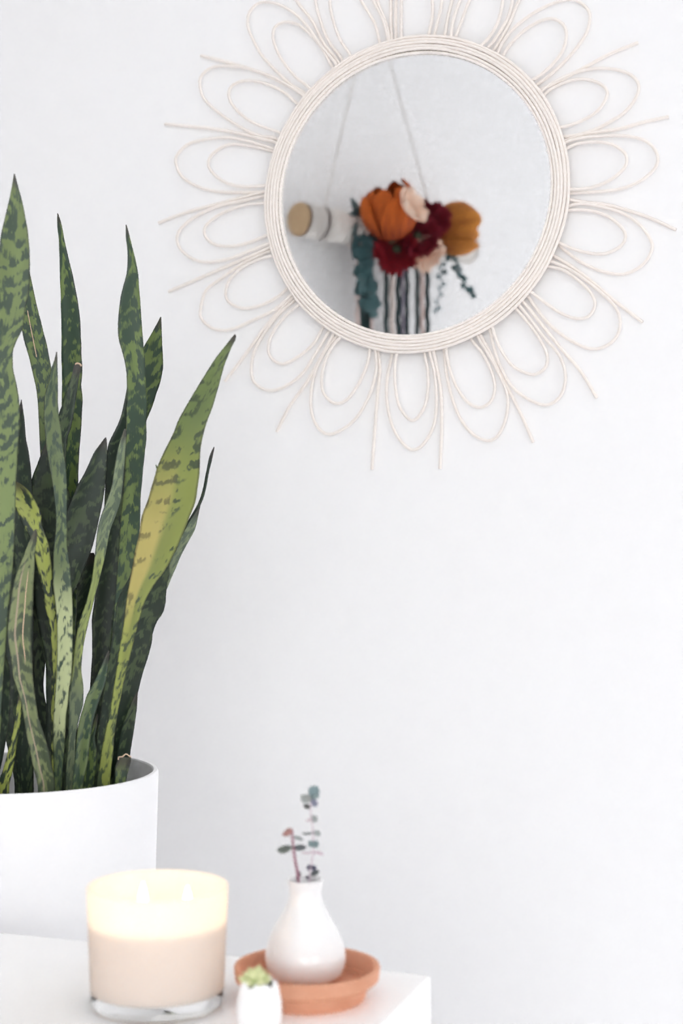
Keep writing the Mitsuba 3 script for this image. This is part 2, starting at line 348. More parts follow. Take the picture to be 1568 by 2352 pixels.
# ------------------------------------------------------------------ snake plant
STY = [  # dark, light, share of light
 ((0.030, 0.060, 0.036), (0.120, 0.172, 0.050), 0.47),   # 0 mid green
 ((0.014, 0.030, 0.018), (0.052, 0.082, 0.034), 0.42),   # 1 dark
 ((0.022, 0.040, 0.024), (0.330, 0.380, 0.085), 0.54),   # 2 yellow banded
 ((0.050, 0.076, 0.034), (0.130, 0.182, 0.056), 0.60),   # 3 big yellowing leaf
 ((0.100, 0.140, 0.095), (0.195, 0.245, 0.140), 0.50),   # 4 pale grey green
 ((0.066, 0.090, 0.050), (0.170, 0.205, 0.090), 0.54),   # 5 scarred
 ((0.036, 0.068, 0.042), (0.118, 0.165, 0.064), 0.52),   # 6 banded front leaf, pale lower down
 ((0.042, 0.072, 0.044), (0.155, 0.210, 0.072), 0.54),   # 7 softly lit front leaf
]
def leaf_fn(p, n, uv):
    s = dr.floor(uv.x)
    a = (uv.x - s - 0.5) / 0.48 * 0.5                      # -0.5 .. 0.5 across
    seed = dr.floor(uv.y / 4.0)
    d = uv.y - 4.0 * seed                                  # metres from the tip
    so = seed * 3.7
    streak = mikit.noise(a * 30 + so, d * 55, so)
    chev = (0.5 - dr.abs(a + 0.16 * (mikit.noise(d * 30, so) - 0.5))) * (0.3 + 1.5 * mikit.noise(d * 9, so + 5)) * dr.select(mikit.cell_rand(seed, 3) > 0.35, 1.0, -1.0)
    fr = mikit.fbm(d * 260, a * 15 + so, so, 2)
    big = mikit.fbm(d * 36 + chev * 0.8 + so + a * 0.7, a * 1.9 + d * 9, so + 1, 2)
    fine = mikit.noise(d * 215 + chev * 2.4 + 0.9 * streak + a * 1.3, a * 4.2 + so + 1.2 * fr, so + 2)
    val = 0.33 * big + 0.43 * fine + 0.08 * streak + 0.16 * fr
    dark, light, share = mi.Color3f(0), mi.Color3f(0), mi.Float(0)
    for k, (dk, lt, sh) in enumerate(STY):
        on = dr.abs(s - k) < 0.5
        dark, light, share = dr.select(on, mi.Color3f(*dk), dark), dr.select(on, mi.Color3f(*lt), light), dr.select(on, mi.Float(sh), share)
    low6 = dr.select(dr.abs(s - 6) < 0.5, mikit.smoothstep(0.19, 0.25, d) * mikit.smoothstep(0.375, 0.345, d), 0)
    light, share = mikit.mix(light, mi.Color3f(0.46, 0.52, 0.27), low6), share + 0.13 * low6
    low4 = dr.select(dr.abs(s - 4) < 0.5, mikit.smoothstep(0.10, 0.14, d) * mikit.smoothstep(0.26, 0.22, d), 0)
    light, dark, share = mikit.mix(light, mi.Color3f(0.27, 0.33, 0.105), low4), mikit.mix(dark, mi.Color3f(0.07, 0.10, 0.05), low4), share + 0.08 * low4
    low3 = dr.select(dr.abs(s - 3) < 0.5, mikit.smoothstep(0.07, 0.15, d), 0)
    end3 = dr.select(dr.abs(s - 3) < 0.5, mikit.smoothstep(0.24, 0.29, d), 0)
    light, share = mikit.mix(light, mi.Color3f(0.225, 0.265, 0.062), low3), share + 0.05 * low3 - 0.08 * end3
    t = mikit.smoothstep(0.05, -0.05, val - 0.22 - 0.54 * share)
    tone = 0.80 + 0.4 * mikit.noise(d * 14, a * 2 + so, so + 9)
    c = mikit.mix(dark, light * tone, t)
    # big leaf: yellow towards its left half, low down; olive right half
    y9 = mikit.smoothstep(0.10, -0.12, a) * mikit.smoothstep(0.10, 0.20, d) * mikit.smoothstep(0.31, 0.24, d)
    c = dr.select(dr.abs(s - 3) < 0.5, mikit.mix(c, mi.Color3f(0.46, 0.385, 0.125) * (0.55 + 0.45 * t), 0.85 * y9), c)
    scar = mikit.smoothstep(0.07, 0.03, dr.abs(a + 0.17 - 0.25 * (d - 0.1))) * mikit.smoothstep(0.02, 0.05, d)
    scar2 = mikit.smoothstep(0.035, 0.015, dr.abs(a - 0.22 + 0.06 * mikit.noise(d * 60, so))) * mikit.smoothstep(0.035, 0.045, d) * mikit.smoothstep(0.125, 0.115, d)
    c = dr.select(dr.abs(s - 5) < 0.5, mikit.mix(mikit.mix(c, mi.Color3f(0.38, 0.30, 0.21), 0.8 * scar), mi.Color3f(0.60, 0.44, 0.30), scar2), c)
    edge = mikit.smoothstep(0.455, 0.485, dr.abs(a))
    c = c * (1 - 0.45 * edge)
    tip = mikit.smoothstep(0.018, 0.004, d)
    return mikit.mix(c, mi.Color3f(0.045, 0.035, 0.035), 0.8 * tip)
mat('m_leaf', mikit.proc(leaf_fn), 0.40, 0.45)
mat('m_leaf_dry', [0.62, 0.46, 0.34], 0.8)

BASE_Y = 1945
leaf_seed = [0]
def leaf(rows, zb, zt=None, style=0, fold=0.16, tilt=0.0, base=None, thick=0.0032, wavy=0.5):
    """rows: (y, left, right) down the leaf from its tip, each on the leaf's own depth (zt at the tip, zb at the soil)."""
    zt = zb if zt is None else zt
    rows = [tuple(map(float, r)) for r in rows]
    y0 = rows[0][0]
    if rows[-1][0] < BASE_Y - 20:
        y, l, r = rows[-1]
        c = (l + r) / 2 if base is None else base
        w = max(10.0, 0.82 * (r - l))
        rows.append((BASE_Y, c - w / 2, c + w / 2))
    rows = np.array(rows)
    n, m = max(30, int((BASE_Y - y0) / 11)), 9
    ys = y0 + (BASE_Y - y0) * np.linspace(0, 1, n) ** 1.15
    L, R = PchipInterpolator(rows[:, 0], rows[:, 1])(ys), PchipInterpolator(rows[:, 0], rows[:, 2])(ys)
    k0 = leaf_seed[0] * 5.3
    R = R + wavy * (2 * meshkit.noise(np.stack([ys / 22, ys * 0 + k0, ys * 0], 1)) - 1) * np.clip((R - L) / 12, 0, 1)
    L = L + min(wavy, 0.7) * (2 * meshkit.noise(np.stack([ys / 26, ys * 0 + k0 + 3, ys * 0], 1)) - 1) * np.clip((R - L) / 12, 0, 1)
    u = np.linspace(0, 1, m)
    q = (BASE_Y - ys) / (BASE_Y - y0)
    zc = zb + (zt - zb) * q ** 1.3
    wid = (R - L) * S * zc
    P = np.zeros((n, m, 3))
    dist = np.zeros(n)
    for i in range(n):
        for j in range(m):
            x = L[i] + (R[i] - L[i]) * u[j]
            z = zc[i] + fold * wid[i] * 4 * (u[j] - u[j] ** 2) + (tilt * wid[i] * (u[j] - 0.5))
            P[i, j] = at(x, ys[i], z)
        if i: dist[i] = dist[i - 1] + np.linalg.norm(P[i].mean(0) - P[i - 1].mean(0))
    th = thick * (0.25 + 0.75 * np.sqrt(np.maximum(0, 4 * (u - u ** 2))))[None, :] * np.clip(dist / 0.03, 0.15, 1)[:, None]
    me = shell(P, th)
    leaf_seed[0] += 1
    uv1 = np.stack(np.broadcast_arrays(style + 0.02 + 0.96 * u[None, :], (4 * leaf_seed[0] + dist)[:, None]), -1).reshape(-1, 2)
    key = numbered('snake_plant__leaf')
    scene[key] = mikit.ply(me, 'm_leaf', smooth=True, uv=np.vstack([uv1, uv1]))
    return key
# --- front leaves
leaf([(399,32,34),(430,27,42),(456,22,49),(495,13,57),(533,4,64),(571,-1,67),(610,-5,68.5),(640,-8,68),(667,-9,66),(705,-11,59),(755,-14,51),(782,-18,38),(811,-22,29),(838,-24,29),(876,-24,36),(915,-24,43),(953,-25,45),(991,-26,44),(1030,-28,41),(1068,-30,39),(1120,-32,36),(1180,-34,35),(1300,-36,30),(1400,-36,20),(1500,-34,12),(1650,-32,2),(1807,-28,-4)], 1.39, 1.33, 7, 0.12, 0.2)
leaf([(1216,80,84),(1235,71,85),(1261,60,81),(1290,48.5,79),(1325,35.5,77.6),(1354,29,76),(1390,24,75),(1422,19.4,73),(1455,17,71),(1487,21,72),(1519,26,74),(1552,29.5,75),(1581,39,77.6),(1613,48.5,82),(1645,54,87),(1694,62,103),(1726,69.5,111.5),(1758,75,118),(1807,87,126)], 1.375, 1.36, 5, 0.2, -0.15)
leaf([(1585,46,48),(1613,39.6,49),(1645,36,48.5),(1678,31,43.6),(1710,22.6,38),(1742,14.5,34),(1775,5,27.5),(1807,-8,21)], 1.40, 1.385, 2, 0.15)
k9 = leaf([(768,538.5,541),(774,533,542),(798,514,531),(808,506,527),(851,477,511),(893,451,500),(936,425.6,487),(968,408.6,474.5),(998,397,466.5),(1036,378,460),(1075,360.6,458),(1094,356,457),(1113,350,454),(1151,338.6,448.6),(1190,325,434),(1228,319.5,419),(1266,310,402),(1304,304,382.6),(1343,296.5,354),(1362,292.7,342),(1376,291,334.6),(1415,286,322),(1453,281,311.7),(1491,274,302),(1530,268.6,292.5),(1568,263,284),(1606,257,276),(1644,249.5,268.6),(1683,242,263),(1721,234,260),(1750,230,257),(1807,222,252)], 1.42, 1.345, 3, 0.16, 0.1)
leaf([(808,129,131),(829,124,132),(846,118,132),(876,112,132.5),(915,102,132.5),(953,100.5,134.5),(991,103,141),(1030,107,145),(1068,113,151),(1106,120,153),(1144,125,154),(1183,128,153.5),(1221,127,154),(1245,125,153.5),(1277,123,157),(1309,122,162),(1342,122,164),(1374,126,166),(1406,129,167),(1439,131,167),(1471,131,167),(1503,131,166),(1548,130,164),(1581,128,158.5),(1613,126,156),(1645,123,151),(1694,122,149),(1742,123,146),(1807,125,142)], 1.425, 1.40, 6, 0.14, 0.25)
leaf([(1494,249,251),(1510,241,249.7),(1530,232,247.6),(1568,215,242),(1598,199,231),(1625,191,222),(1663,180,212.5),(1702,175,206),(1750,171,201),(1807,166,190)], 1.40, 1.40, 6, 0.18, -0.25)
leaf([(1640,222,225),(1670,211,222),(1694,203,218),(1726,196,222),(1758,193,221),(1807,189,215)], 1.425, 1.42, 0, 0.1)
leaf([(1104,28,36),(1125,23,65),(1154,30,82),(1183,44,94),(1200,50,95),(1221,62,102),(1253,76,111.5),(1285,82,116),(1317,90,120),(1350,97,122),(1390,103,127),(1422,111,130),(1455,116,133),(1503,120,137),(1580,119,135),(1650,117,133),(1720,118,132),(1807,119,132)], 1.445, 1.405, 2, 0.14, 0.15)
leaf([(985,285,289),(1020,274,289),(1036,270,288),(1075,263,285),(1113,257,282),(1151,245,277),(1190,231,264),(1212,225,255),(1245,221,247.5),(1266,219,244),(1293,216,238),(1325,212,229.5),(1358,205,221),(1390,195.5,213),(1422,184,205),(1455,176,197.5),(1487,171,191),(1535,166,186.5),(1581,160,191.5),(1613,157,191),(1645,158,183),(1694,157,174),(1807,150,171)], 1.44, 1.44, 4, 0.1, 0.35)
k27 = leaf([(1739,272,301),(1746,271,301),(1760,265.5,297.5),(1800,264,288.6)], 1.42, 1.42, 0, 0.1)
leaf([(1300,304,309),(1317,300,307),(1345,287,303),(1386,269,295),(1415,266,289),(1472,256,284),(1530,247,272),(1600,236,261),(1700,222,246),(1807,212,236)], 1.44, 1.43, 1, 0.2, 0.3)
# --- middle
leaf([(516,288.8,290.5),(542,289,297.6),(574,293,305.5),(596,293.8,311),(627,291,317),(659,283,319.5),(691,276,322),(723,272.5,324),(755,271,326),(776,272.5,328),(798,278,330),(830,286.5,333),(861,291,334.6),(904,292,336),(946,290.6,337),(968,289.5,336),(1000,289,336),(1036,288,333),(1075,287,329),(1113,285,325.5),(1151,281,322.5),(1190,277,322),(1228,274.5,319.5),(1266,272.5,315),(1330,268,308),(1450,258,290),(1600,243,268),(1807,225,250)], 1.475, 1.46, 0, 0.1, 0.45)
k6 = leaf([(835,172,184),(841,169.5,187),(853,167,184.5),(867,163,181),(892,154,178),(922,146,173),(949,136,169),(963,134,166.5),(982,131,163),(1010,130,154),(1100,128,150),(1400,135,155),(1807,140,160)], 1.455, 1.455, 1, 0.12, 0.1)
leaf([(1005,241,244),(1020,229.6,245.5),(1039,216,246.5),(1068,203,246),(1093,191,244),(1116,178,241),(1144,166,237),(1183,152,229),(1221,148,221),(1250,148,214),(1293,147,198),(1342,145,180),(1365,143,167),(1430,138,158),(1807,145,165)], 1.475, 1.47, 1, 0.12, 0.2)
leaf([(1590,314,316.2),(1602,307,315.5),(1629,295,313.6),(1663,282,309),(1702,273,303),(1736,268,298),(1807,258,285)], 1.475, 1.47, 1, 0.1)
leaf([(1225,404,412),(1260,395,407),(1291,370,391),(1335,340,386.5),(1357,325,384),(1399,305,376),(1424,300,365),(1459,292,351),(1485,285,345.5),(1516,280,337.5),(1545,272,328.5),(1583,266,318.5),(1620,262,309),(1663,258,300),(1736,252,285),(1807,245,275)], 1.49, 1.47, 1, 0.08, 0.3, wavy=4.0)
leaf([(918,48.5,49.5),(940,43,52.5),(962,38,55.5),(1003,34,58.5),(1039,30,65),(1077,28,70),(1106,26,72.5),(1160,26,76),(1300,34,78),(1500,40,76),(1807,48,75)], 1.465, 1.46, 1, 0.14, -0.3)
leaf([(1015,106,110),(1035,97,120),(1051,91,126),(1072,83,134),(1093,75,142),(1115,69,152),(1140,64,162),(1180,62,168),(1240,66,166),(1300,74,158),(1400,82,140),(1535,105,132),(1640,106,130),(1807,104,128)], 1.485, 1.48, 1, 0.12)
# --- back
leaf([(868,295,298),(904,289,305),(925,285,310),(946,280.5,312),(974,271,314),(997,260,315),(1013,252,314),(1027,247.5,312),(1060,244,308),(1113,242,300),(1200,238,292),(1300,228,280),(1376,218,270),(1428,211,262),(1491,212,256),(1577,207,250),(1660,203,244),(1807,200,235)], 1.505, 1.495, 1, 0.1, 0.2)
k2 = leaf([(560,50,53),(600,42,62),(644,36,71.5),(686,38,80.5),(724,43,90),(763,51.5,99.5),(791,58,107),(826,68,113.5),(844,72,117),(863,76.5,120),(896,84,124),(953,89,129),(1001,91,132),(1049,93,135),(1150,96,138),(1300,100,138),(1540,108,134),(1620,109,134),(1807,108,132)], 1.50, 1.485, 0, 0.12, 0.2)
leaf([(490,131.6,133),(514,131,141),(552,135,148),(590,136.7,156),(629,137.5,165.5),(667,139,173),(705,140,180),(743,140.5,184),(782,141,185.5),(826,140.5,187.3),(840,141.6,188.5),(867,142,188),(882,142,186),(915,142,189),(953,142,187.5),(991,144,185),(1030,146,182),(1068,148,180),(1106,150,179),(1200,150,180),(1350,150,178),(1500,150,172),(1807,152,172)], 1.515, 1.51, 0, 0.1, -0.2)
leaf([(728,368,370),(744,360,370.5),(766,348,371),(795,331,372.5),(819,322,373.5),(840,316,374),(861,312,371),(883,309,366),(904,306,358.6),(925,303,352.5),(946,300,344),(963,298,337),(1000,294,328),(1100,286,315),(1300,266,298),(1500,250,278),(1807,235,258)], 1.525, 1.52, 0, 0.14, -0.3)
leaf([(1163,458,460),(1176,449.6,457),(1200,434,452),(1216,425,447.7),(1241,410,434),(1277,393.5,415),(1308,381,402),(1335,372,390),(1400,345,365),(1500,305,330),(1650,270,295),(1807,250,272)], 1.505, 1.482, 4, 0.12, 0.3)
leaf([(1027,490.5,492.5),(1040,484,490),(1055,479,487),(1084,474,480),(1113,468.5,475),(1142,461,468),(1161,453,460),(1180,442,452),(1199,431,442),(1250,400,425),(1350,345,380),(1500,295,330),(1807,248,270)], 1.50, 1.49, 1, 0.1, 0.5)
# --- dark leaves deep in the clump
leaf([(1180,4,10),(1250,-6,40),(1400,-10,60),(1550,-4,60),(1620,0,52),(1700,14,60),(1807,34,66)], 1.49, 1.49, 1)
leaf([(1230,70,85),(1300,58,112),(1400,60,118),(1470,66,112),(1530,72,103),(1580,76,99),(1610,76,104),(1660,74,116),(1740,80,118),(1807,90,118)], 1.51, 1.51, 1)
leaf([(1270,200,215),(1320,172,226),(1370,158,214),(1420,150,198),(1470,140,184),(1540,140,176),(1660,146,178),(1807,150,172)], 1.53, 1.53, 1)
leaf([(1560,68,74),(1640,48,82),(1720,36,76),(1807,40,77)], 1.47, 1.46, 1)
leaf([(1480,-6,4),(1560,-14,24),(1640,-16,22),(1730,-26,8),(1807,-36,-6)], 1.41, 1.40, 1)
# --- leaves on the far left of the clump
leaf([(640,-120,-118),(760,-140,-98),(900,-146,-86),(1100,-136,-76),(1400,-112,-64),(1807,-84,-50)], 1.46, 1.44, 0)
leaf([(820,-215,-212),(950,-222,-170),(1100,-212,-152),(1400,-166,-118),(1807,-112,-84)], 1.43, 1.40, 0)
leaf([(930,-70,-66),(1050,-90,-40),(1250,-96,-30),(1500,-80,-30),(1807,-66,-36)], 1.51, 1.53, 1)
dry = lambda pts, r, z: tube(catmull([at(x, y, z) for x, y in pts], 5), r, 6)
scene[k27 + '__torn_edge'] = mikit.ply(dry([(271.5,1745),(273,1739),(281,1738),(289,1732),(296,1736),(301,1739)], 0.00075, 1.4195), 'm_leaf_dry', smooth=True)
labels[k27 + '__torn_edge'] = {'label': 'pale dry edge of the torn leaf stub'}
scene[k6 + '__torn_edge'] = mikit.ply(dry([(172.5,837),(177,834.5),(183,836),(187,841)], 0.0009, 1.4545), 'm_leaf_dry', smooth=True)
scene[k9 + '__spine'] = mikit.ply(tube(np.array([at(361,1075,1.375), at(358.5,1070,1.374), at(357.5,1067,1.374)]), [0.001,0.0006,0.0002], 6), 'm_leaf', smooth=True)
scene[k2 + '__dry_crease'] = mikit.ply(tube(catmull([at(63, 713, 1.4862), at(70, 750, 1.4865), (at(78, 790, 1.4868)), at(84, 820, 1.4872)], 5), 0.0005, 6), 'm_leaf_dry', smooth=True)
labels[k2 + '__dry_crease'] = {'label': 'thin pale dry crease'}
labels[k9] = {'label': 'broad yellowing leaf leaning right'}
tag('snake_plant', 'tall snake plant with banded green sword leaves growing in the white planter', 'plant')

# ------------------------------------------------------------------ candle
CZ = 1.05
cc = at(362, 2031, CZ)
cc = np.array([cc[0], cc[1], CT])
jr0, jr1, jh = 151 * S * CZ, 161.5 * S * CZ, 0.0822
jbase, wtop = 0.0115, 0.0575
def jr(z): return jr0 + (jr1 - jr0) * z / jh
scene['m_jar'] = {'type': 'principledthin', 'base_color': {'type': 'rgb', 'value': [0.995, 0.952, 0.918]}, 'roughness': 0.12, 'diff_trans': 1.25, 'spec_trans': 0.0, 'eta': 1.5}
scene['m_glass'] = {'type': 'dielectric', 'int_ior': 1.5}
scene['m_wax'] = {'type': 'principledthin', 'base_color': {'type': 'rgb', 'value': [0.995, 0.955, 0.905]}, 'roughness': 0.5, 'diff_trans': 1.15, 'spec_trans': 0.0, 'eta': 1.4}
mat('m_wick', [0.03, 0.025, 0.02], 0.9)
wall = [(jr(jbase) - 0.0022, jbase), (jr(jbase), jbase), (jr(0.04), 0.04), (jr(jh) , jh - 0.001), (jr(jh) - 0.0011, jh), (jr(jh) - 0.0022, jh - 0.001), (jr(0.04) - 0.0022, 0.04), (jr(jbase) - 0.0022, jbase)]
scene['candle__jar'] = mikit.ply(lathe(wall, cc, 128), 'm_jar', smooth=40)
base_p = [(0, 0.0012), (jr0 * 0.8, 0.0012), (jr0 * 0.88, 0.0), (jr0 - 0.004, 0.0), (jr0 - 0.001, 0.0014), (jr0, 0.004), (jr(jbase), jbase - 0.0002), (0, jbase - 0.0002)]
scene['candle__glass_base'] = mikit.ply(lathe(base_p, cc, 128), 'm_glass', smooth=40)
wr = jr(jbase) - 0.0026
wax_p = [(0, jbase + 0.0002), (wr - 0.001, jbase + 0.0002), (wr, jbase + 0.002), (jr(wtop) - 0.0027, wtop), (jr(wtop) - 0.006, wtop - 0.001), (0, wtop - 0.0015)]
scene['candle__wax'] = mikit.ply(lathe(wax_p, cc, 96), 'm_wax', smooth=40)
labels['candle__glass_base'] = {'label': 'clear thick glass base'}
for i in range(3):
    a = 0.5 + i * 2 * math.pi / 3
    o = cc + np.array([0.020 * math.cos(a), 0.020 * math.sin(a), wtop - 0.0025])
    add('candle__wick', tube([o, o + [0, 0, 0.005], o + [0.0006, 0, 0.0085]], 0.0009, 6), 'm_wick', True)
    fl = lathe(smooth_profile([(0, 0.0), (0.0026, 0.003), (0.0032, 0.006), (0.0022, 0.011), (0.0009, 0.0155), (0, 0.0175)], 4), o + [0.0006, 0, 0.0082], 16)
    k = numbered('candle__flame')
    scene[k] = mikit.ply(fl, None, smooth=True, emitter={'type': 'area', 'radiance': {'type': 'rgb', 'value': [40.0, 28.5, 16.0]}})
tag('candle', 'lit candle in a frosted peach glass jar glowing warmly on the white cabinet', 'candle')

# ------------------------------------------------------------------ terracotta saucer
def clay_fn(p, n, uv):
    f = mikit.fbm(p.x * 90, p.y * 90, p.z * 160, 3)
    g = mikit.noise(p.x * 900, p.y * 900, p.z * 900)
    return mikit.mix(mi.Color3f(0.58, 0.26, 0.155), mi.Color3f(0.72, 0.385, 0.26), 0.75 * f + 0.25 * g)
mat('m_clay', mikit.proc(clay_fn), 0.85, 0.25)
SZ = 1.065
sc = at(705, 2218, SZ); sc = np.array([sc[0], sc[1], CT])
k = S * SZ
sp = [(0, 0.0015), (118 * k, 0.0015), (122 * k, 0.0), (130 * k, 0.0), (133 * k, 0.0012), (143 * k, 0.0105), (147 * k, 0.0118), (161 * k, 0.0126), (164.5 * k, 0.0136), (167.5 * k, 0.0212), (166 * k, 0.0225), (161 * k, 0.0228), (156.5 * k, 0.0222), (154 * k, 0.0205), (148 * k, 0.0125), (138 * k, 0.0072), (124 * k, 0.0062), (0, 0.006)]
scene['saucer'] = mikit.ply(lathe(sp, sc, 128), 'm_clay', smooth=35)
tag('saucer', 'round terracotta plant saucer under the white vase', 'saucer')

# ------------------------------------------------------------------ white bud vase
VZ = 1.081
mat('m_vase', [0.85, 0.847, 0.845], 0.08, 0.6, clearcoat=0.8, clearcoat_gloss=0.98)
vb = on_plane(701, 2256, 2, CT + 0.0062)
k = S * VZ
vz = lambda y: (2254 - y) * k                 # heights above the vase's own foot
vo = [(0, 0.0006), (42 * k, 0.0006), (46 * k, 0.0), (53 * k, 0.0004), (70 * k, vz(2243)), (84 * k, vz(2231)), (92 * k, vz(2206)), (91.5 * k, vz(2184)), (83.5 * k, vz(2158)), (73 * k, vz(2133)), (60 * k, vz(2110)), (50 * k, vz(2092)), (41 * k, vz(2074)), (37 * k, vz(2055)), (37 * k, vz(2040)), (40 * k, vz(2026)), (42 * k, vz(2019.5)), (41 * k, vz(2018)), (38 * k, vz(2018.5)), (34.5 * k, vz(2026)), (32 * k, vz(2045)), (32 * k, vz(2058)), (38 * k, vz(2080)), (60 * k, vz(2120)), (76 * k, vz(2160)), (82 * k, vz(2200)), (70 * k, vz(2232)), (0, vz(2240))]
scene['bud_vase'] = mikit.ply(lathe(np.vstack([vo[:4], smooth_profile(vo[3:18], 4)[1:-1], vo[17:]]), vb, 96), 'm_vase', smooth=40)
tag('bud_vase', 'small glossy white bulb vase with a narrow neck standing in the terracotta saucer', 'vase')

# ------------------------------------------------------------------ eucalyptus sprigs in the vase
mat('m_stem_red', srgb(150, 100, 118), 0.6)
mat('m_stem_dark', srgb(80, 50, 62), 0.6)
mat('m_stem_pale', srgb(205, 188, 198), 0.6)
EU = {'teal': (120, 140, 143), 'grey': (146, 152, 150), 'mauve': (126, 128, 146), 'dark': (84, 90, 92), 'navy': (76, 78, 100), 'olive': (92, 100, 92), 'rust': (156, 114, 108), 'pink': (200, 180, 190)}
for n_, c_ in EU.items(): mat('m_eu_' + n_, srgb(*c_), 0.55, 0.35)
def sprig_leaf(parent, b, t, wpx, colr, z, dz=0.0, edge=0.0, label=None, round_=0.5):
    """b, t: the leaf's foot and tip; edge: how far its width is turned towards the lens (1 = seen edge-on)."""
    B, T = at(*b, z), at(*t, z + dz)
    ax = (T - B) / np.linalg.norm(T - B)
    s = np.cross(ax, FWD); s /= np.linalg.norm(s)
    key = add(parent + '__leaf', blade(B, T, s * math.cos(edge) + FWD * math.sin(edge), wpx * S * z / max(0.25, math.cos(edge)), 0.0006, 0.06, 0.12, round_), 'm_eu_' + colr, True)
    if label: labels[key] = {'label': label}
foot = lambda x, z, dz: np.array([*(at(x, 2060, z)[:2]), vb[2] + dz])
s1 = numbered('eucalyptus_sprig')
p1 = [at(x, y, VZ) for x, y in [(671,1905),(671,1920),(672.7,1939),(675,1958.6),(677.8,1977.7),(681.6,1997),(684,2012)]] + [foot(690, VZ, 0.045), foot(700, VZ, 0.012)]
scene[s1 + '__stem'] = mikit.ply(tube(catmull(p1, 5), np.linspace(0.0007, 0.0013, 41), 7), 'm_stem_red', smooth=True)
sprig_leaf(s1, (671,1905), (648.5,1918), 15, 'rust', VZ, -0.008, 0.3, 'rust-tinged leaf at the top')
sprig_leaf(s1, (674,1947), (636.5,1951), 19, 'olive', VZ, -0.02, 0.2, round_=0.62)
sprig_leaf(s1, (674,1947), (704.5,1946.5), 12, 'dark', VZ, 0.012, 0.4, round_=0.4)
sprig_leaf(s1, (672,1922), (696,1929), 5, 'grey', VZ, 0.01, 1.0)
sprig_leaf(s1, (682,2000), (689,2013), 9, 'dark', VZ, 0.004, 0.2)
tag(s1, 'shorter eucalyptus sprig with a reddish stem and broad olive leaves', 'sprig')
s2 = numbered('eucalyptus_sprig')
Z2 = VZ + 0.004
p2 = [at(x, y, Z2) for x, y in [(713.5,1842),(713.5,1869),(717,1895),(719,1920),(719,1952),(717,1971),(713.5,1997),(711,2014)]] + [foot(706, Z2, 0.04), foot(694, VZ, 0.012)]
scene[s2 + '__stem'] = mikit.ply(tube(catmull(p2, 5), np.linspace(0.0004, 0.0008, 46), 6), 'm_stem_pale', smooth=True)
for b, t, w, c, e, dz in [((712,1830),(729,1806),24,'teal',0.2,0.004), ((714,1832),(733,1826),12,'teal',0.2,-0.004), ((713,1841),(692,1826),22,'grey',0.2,-0.004), ((713,1848),(728,1840),19,'mauve',0.3,0.003), ((713,1850),(697,1853),13,'dark',0.5,0.004),
                          ((715,1888),(726,1874),16,'grey',0.3,0.003), ((715,1880),(702,1886),4,'pink',1.0,0.003), ((719,1913),(694,1914),5,'dark',1.1,-0.004), ((719,1911),(736,1917),10,'grey',0.6,0.004),
                          ((720,1946),(711,1931),15,'teal',0.3,-0.004), ((720,1946),(729,1932),15,'teal',0.2,-0.002), ((719,1957),(692,1959),3,'pink',1.2,0.004), ((719,1957),(743,1963),4,'pink',1.1,0.0),
                          ((715,1998),(706,1988),12,'navy',0.3,0.003), ((715,1997),(726,1990),11,'navy',0.3,-0.003), ((713,2010),(733,2000),9,'dark',0.7,0.004), ((712,2012),(703,2019),9,'navy',0.3,0.002)]:
    sprig_leaf(s2, b, t, w, c, Z2, dz, e)
tag(s2, 'taller eucalyptus sprig with a thin pale stem and round grey-green leaves', 'sprig')

# ------------------------------------------------------------------ eggshell pot with succulent
EZ = 0.98
ec = at(595.5, 2300, EZ); ec = np.array([ec[0], ec[1], CT])
mat('m_egg', [0.93, 0.925, 0.925], 0.3)
k = S * EZ
eh = [(0.0, 24), (0.0008, 31), (0.004, 39), (0.0095, 48), (0.0165, 52), (0.0225, 51), (0.029, 46.5), (0.034, 42.5), (0.0375, 39.5), (0.040, 37)]
ez_, er_ = np.array([h for h, _ in eh]), np.array([r for _, r in eh]) * k
prof_e = PchipInterpolator(ez_, er_)
na = 72
ang = np.arange(na) * 2 * np.pi / na
def jag(a):
    return 0.0352 + 0.0011 * np.sin(5 * a + 0.6) + 0.0009 * np.sin(9 * a + 2.0) + 0.0006 * np.sin(17 * a)
top = jag(ang)
lv = np.concatenate([np.linspace(0, 1, 16)])
v, f = [], []
for s in lv: v.append(np.stack([ec[0] + prof_e(top * s) * np.cos(ang), ec[1] + prof_e(top * s) * np.sin(ang), ec[2] + top * s], 1))
for s in np.linspace(1, 0.08, 10): v.append(np.stack([ec[0] + (prof_e(top * s) - 0.0016) * np.cos(ang), ec[1] + (prof_e(top * s) - 0.0016) * np.sin(ang), ec[2] + top * s + (0.0002 if s == 1 else 0)], 1))
nl = len(v); v = np.vstack(v + [[ec], [ec + [0, 0, 0.0025]]])
for i in range(nl - 1):
    for j in range(na):
        a, b = i * na + j, i * na + (j + 1) % na
        f += [[a, b, b + na], [a, b + na, a + na]]
for j in range(na):
    f += [[nl * na, (j + 1) % na, j], [nl * na + 1, (nl - 1) * na + j, (nl - 1) * na + (j + 1) % na]]
scene['eggshell_pot__shell'] = mikit.ply(fix(trimesh.Trimesh(v, np.array(f), process=False)), 'm_egg', smooth=45)
es = float(prof_e(0.031)) - 0.0019
scene['eggshell_pot__soil'] = mikit.ply(lathe([(0, 0.024), (es * 0.95, 0.024), (es, 0.030), (es * 0.5, 0.0315), (0, 0.032)], ec, 48), 'm_soil', smooth=40)
tag('eggshell_pot', 'tiny white eggshell pot with a jagged rim in front of the saucer', 'pot')
def succ_fn(p, n, uv):
    return mikit.mix(mi.Color3f(0.34, 0.45, 0.18), mi.Color3f(0.72, 0.74, 0.42), mikit.smoothstep(0.1, 1.0, uv.y))
mat('m_succ', mikit.proc(succ_fn), 0.5, 0.4)
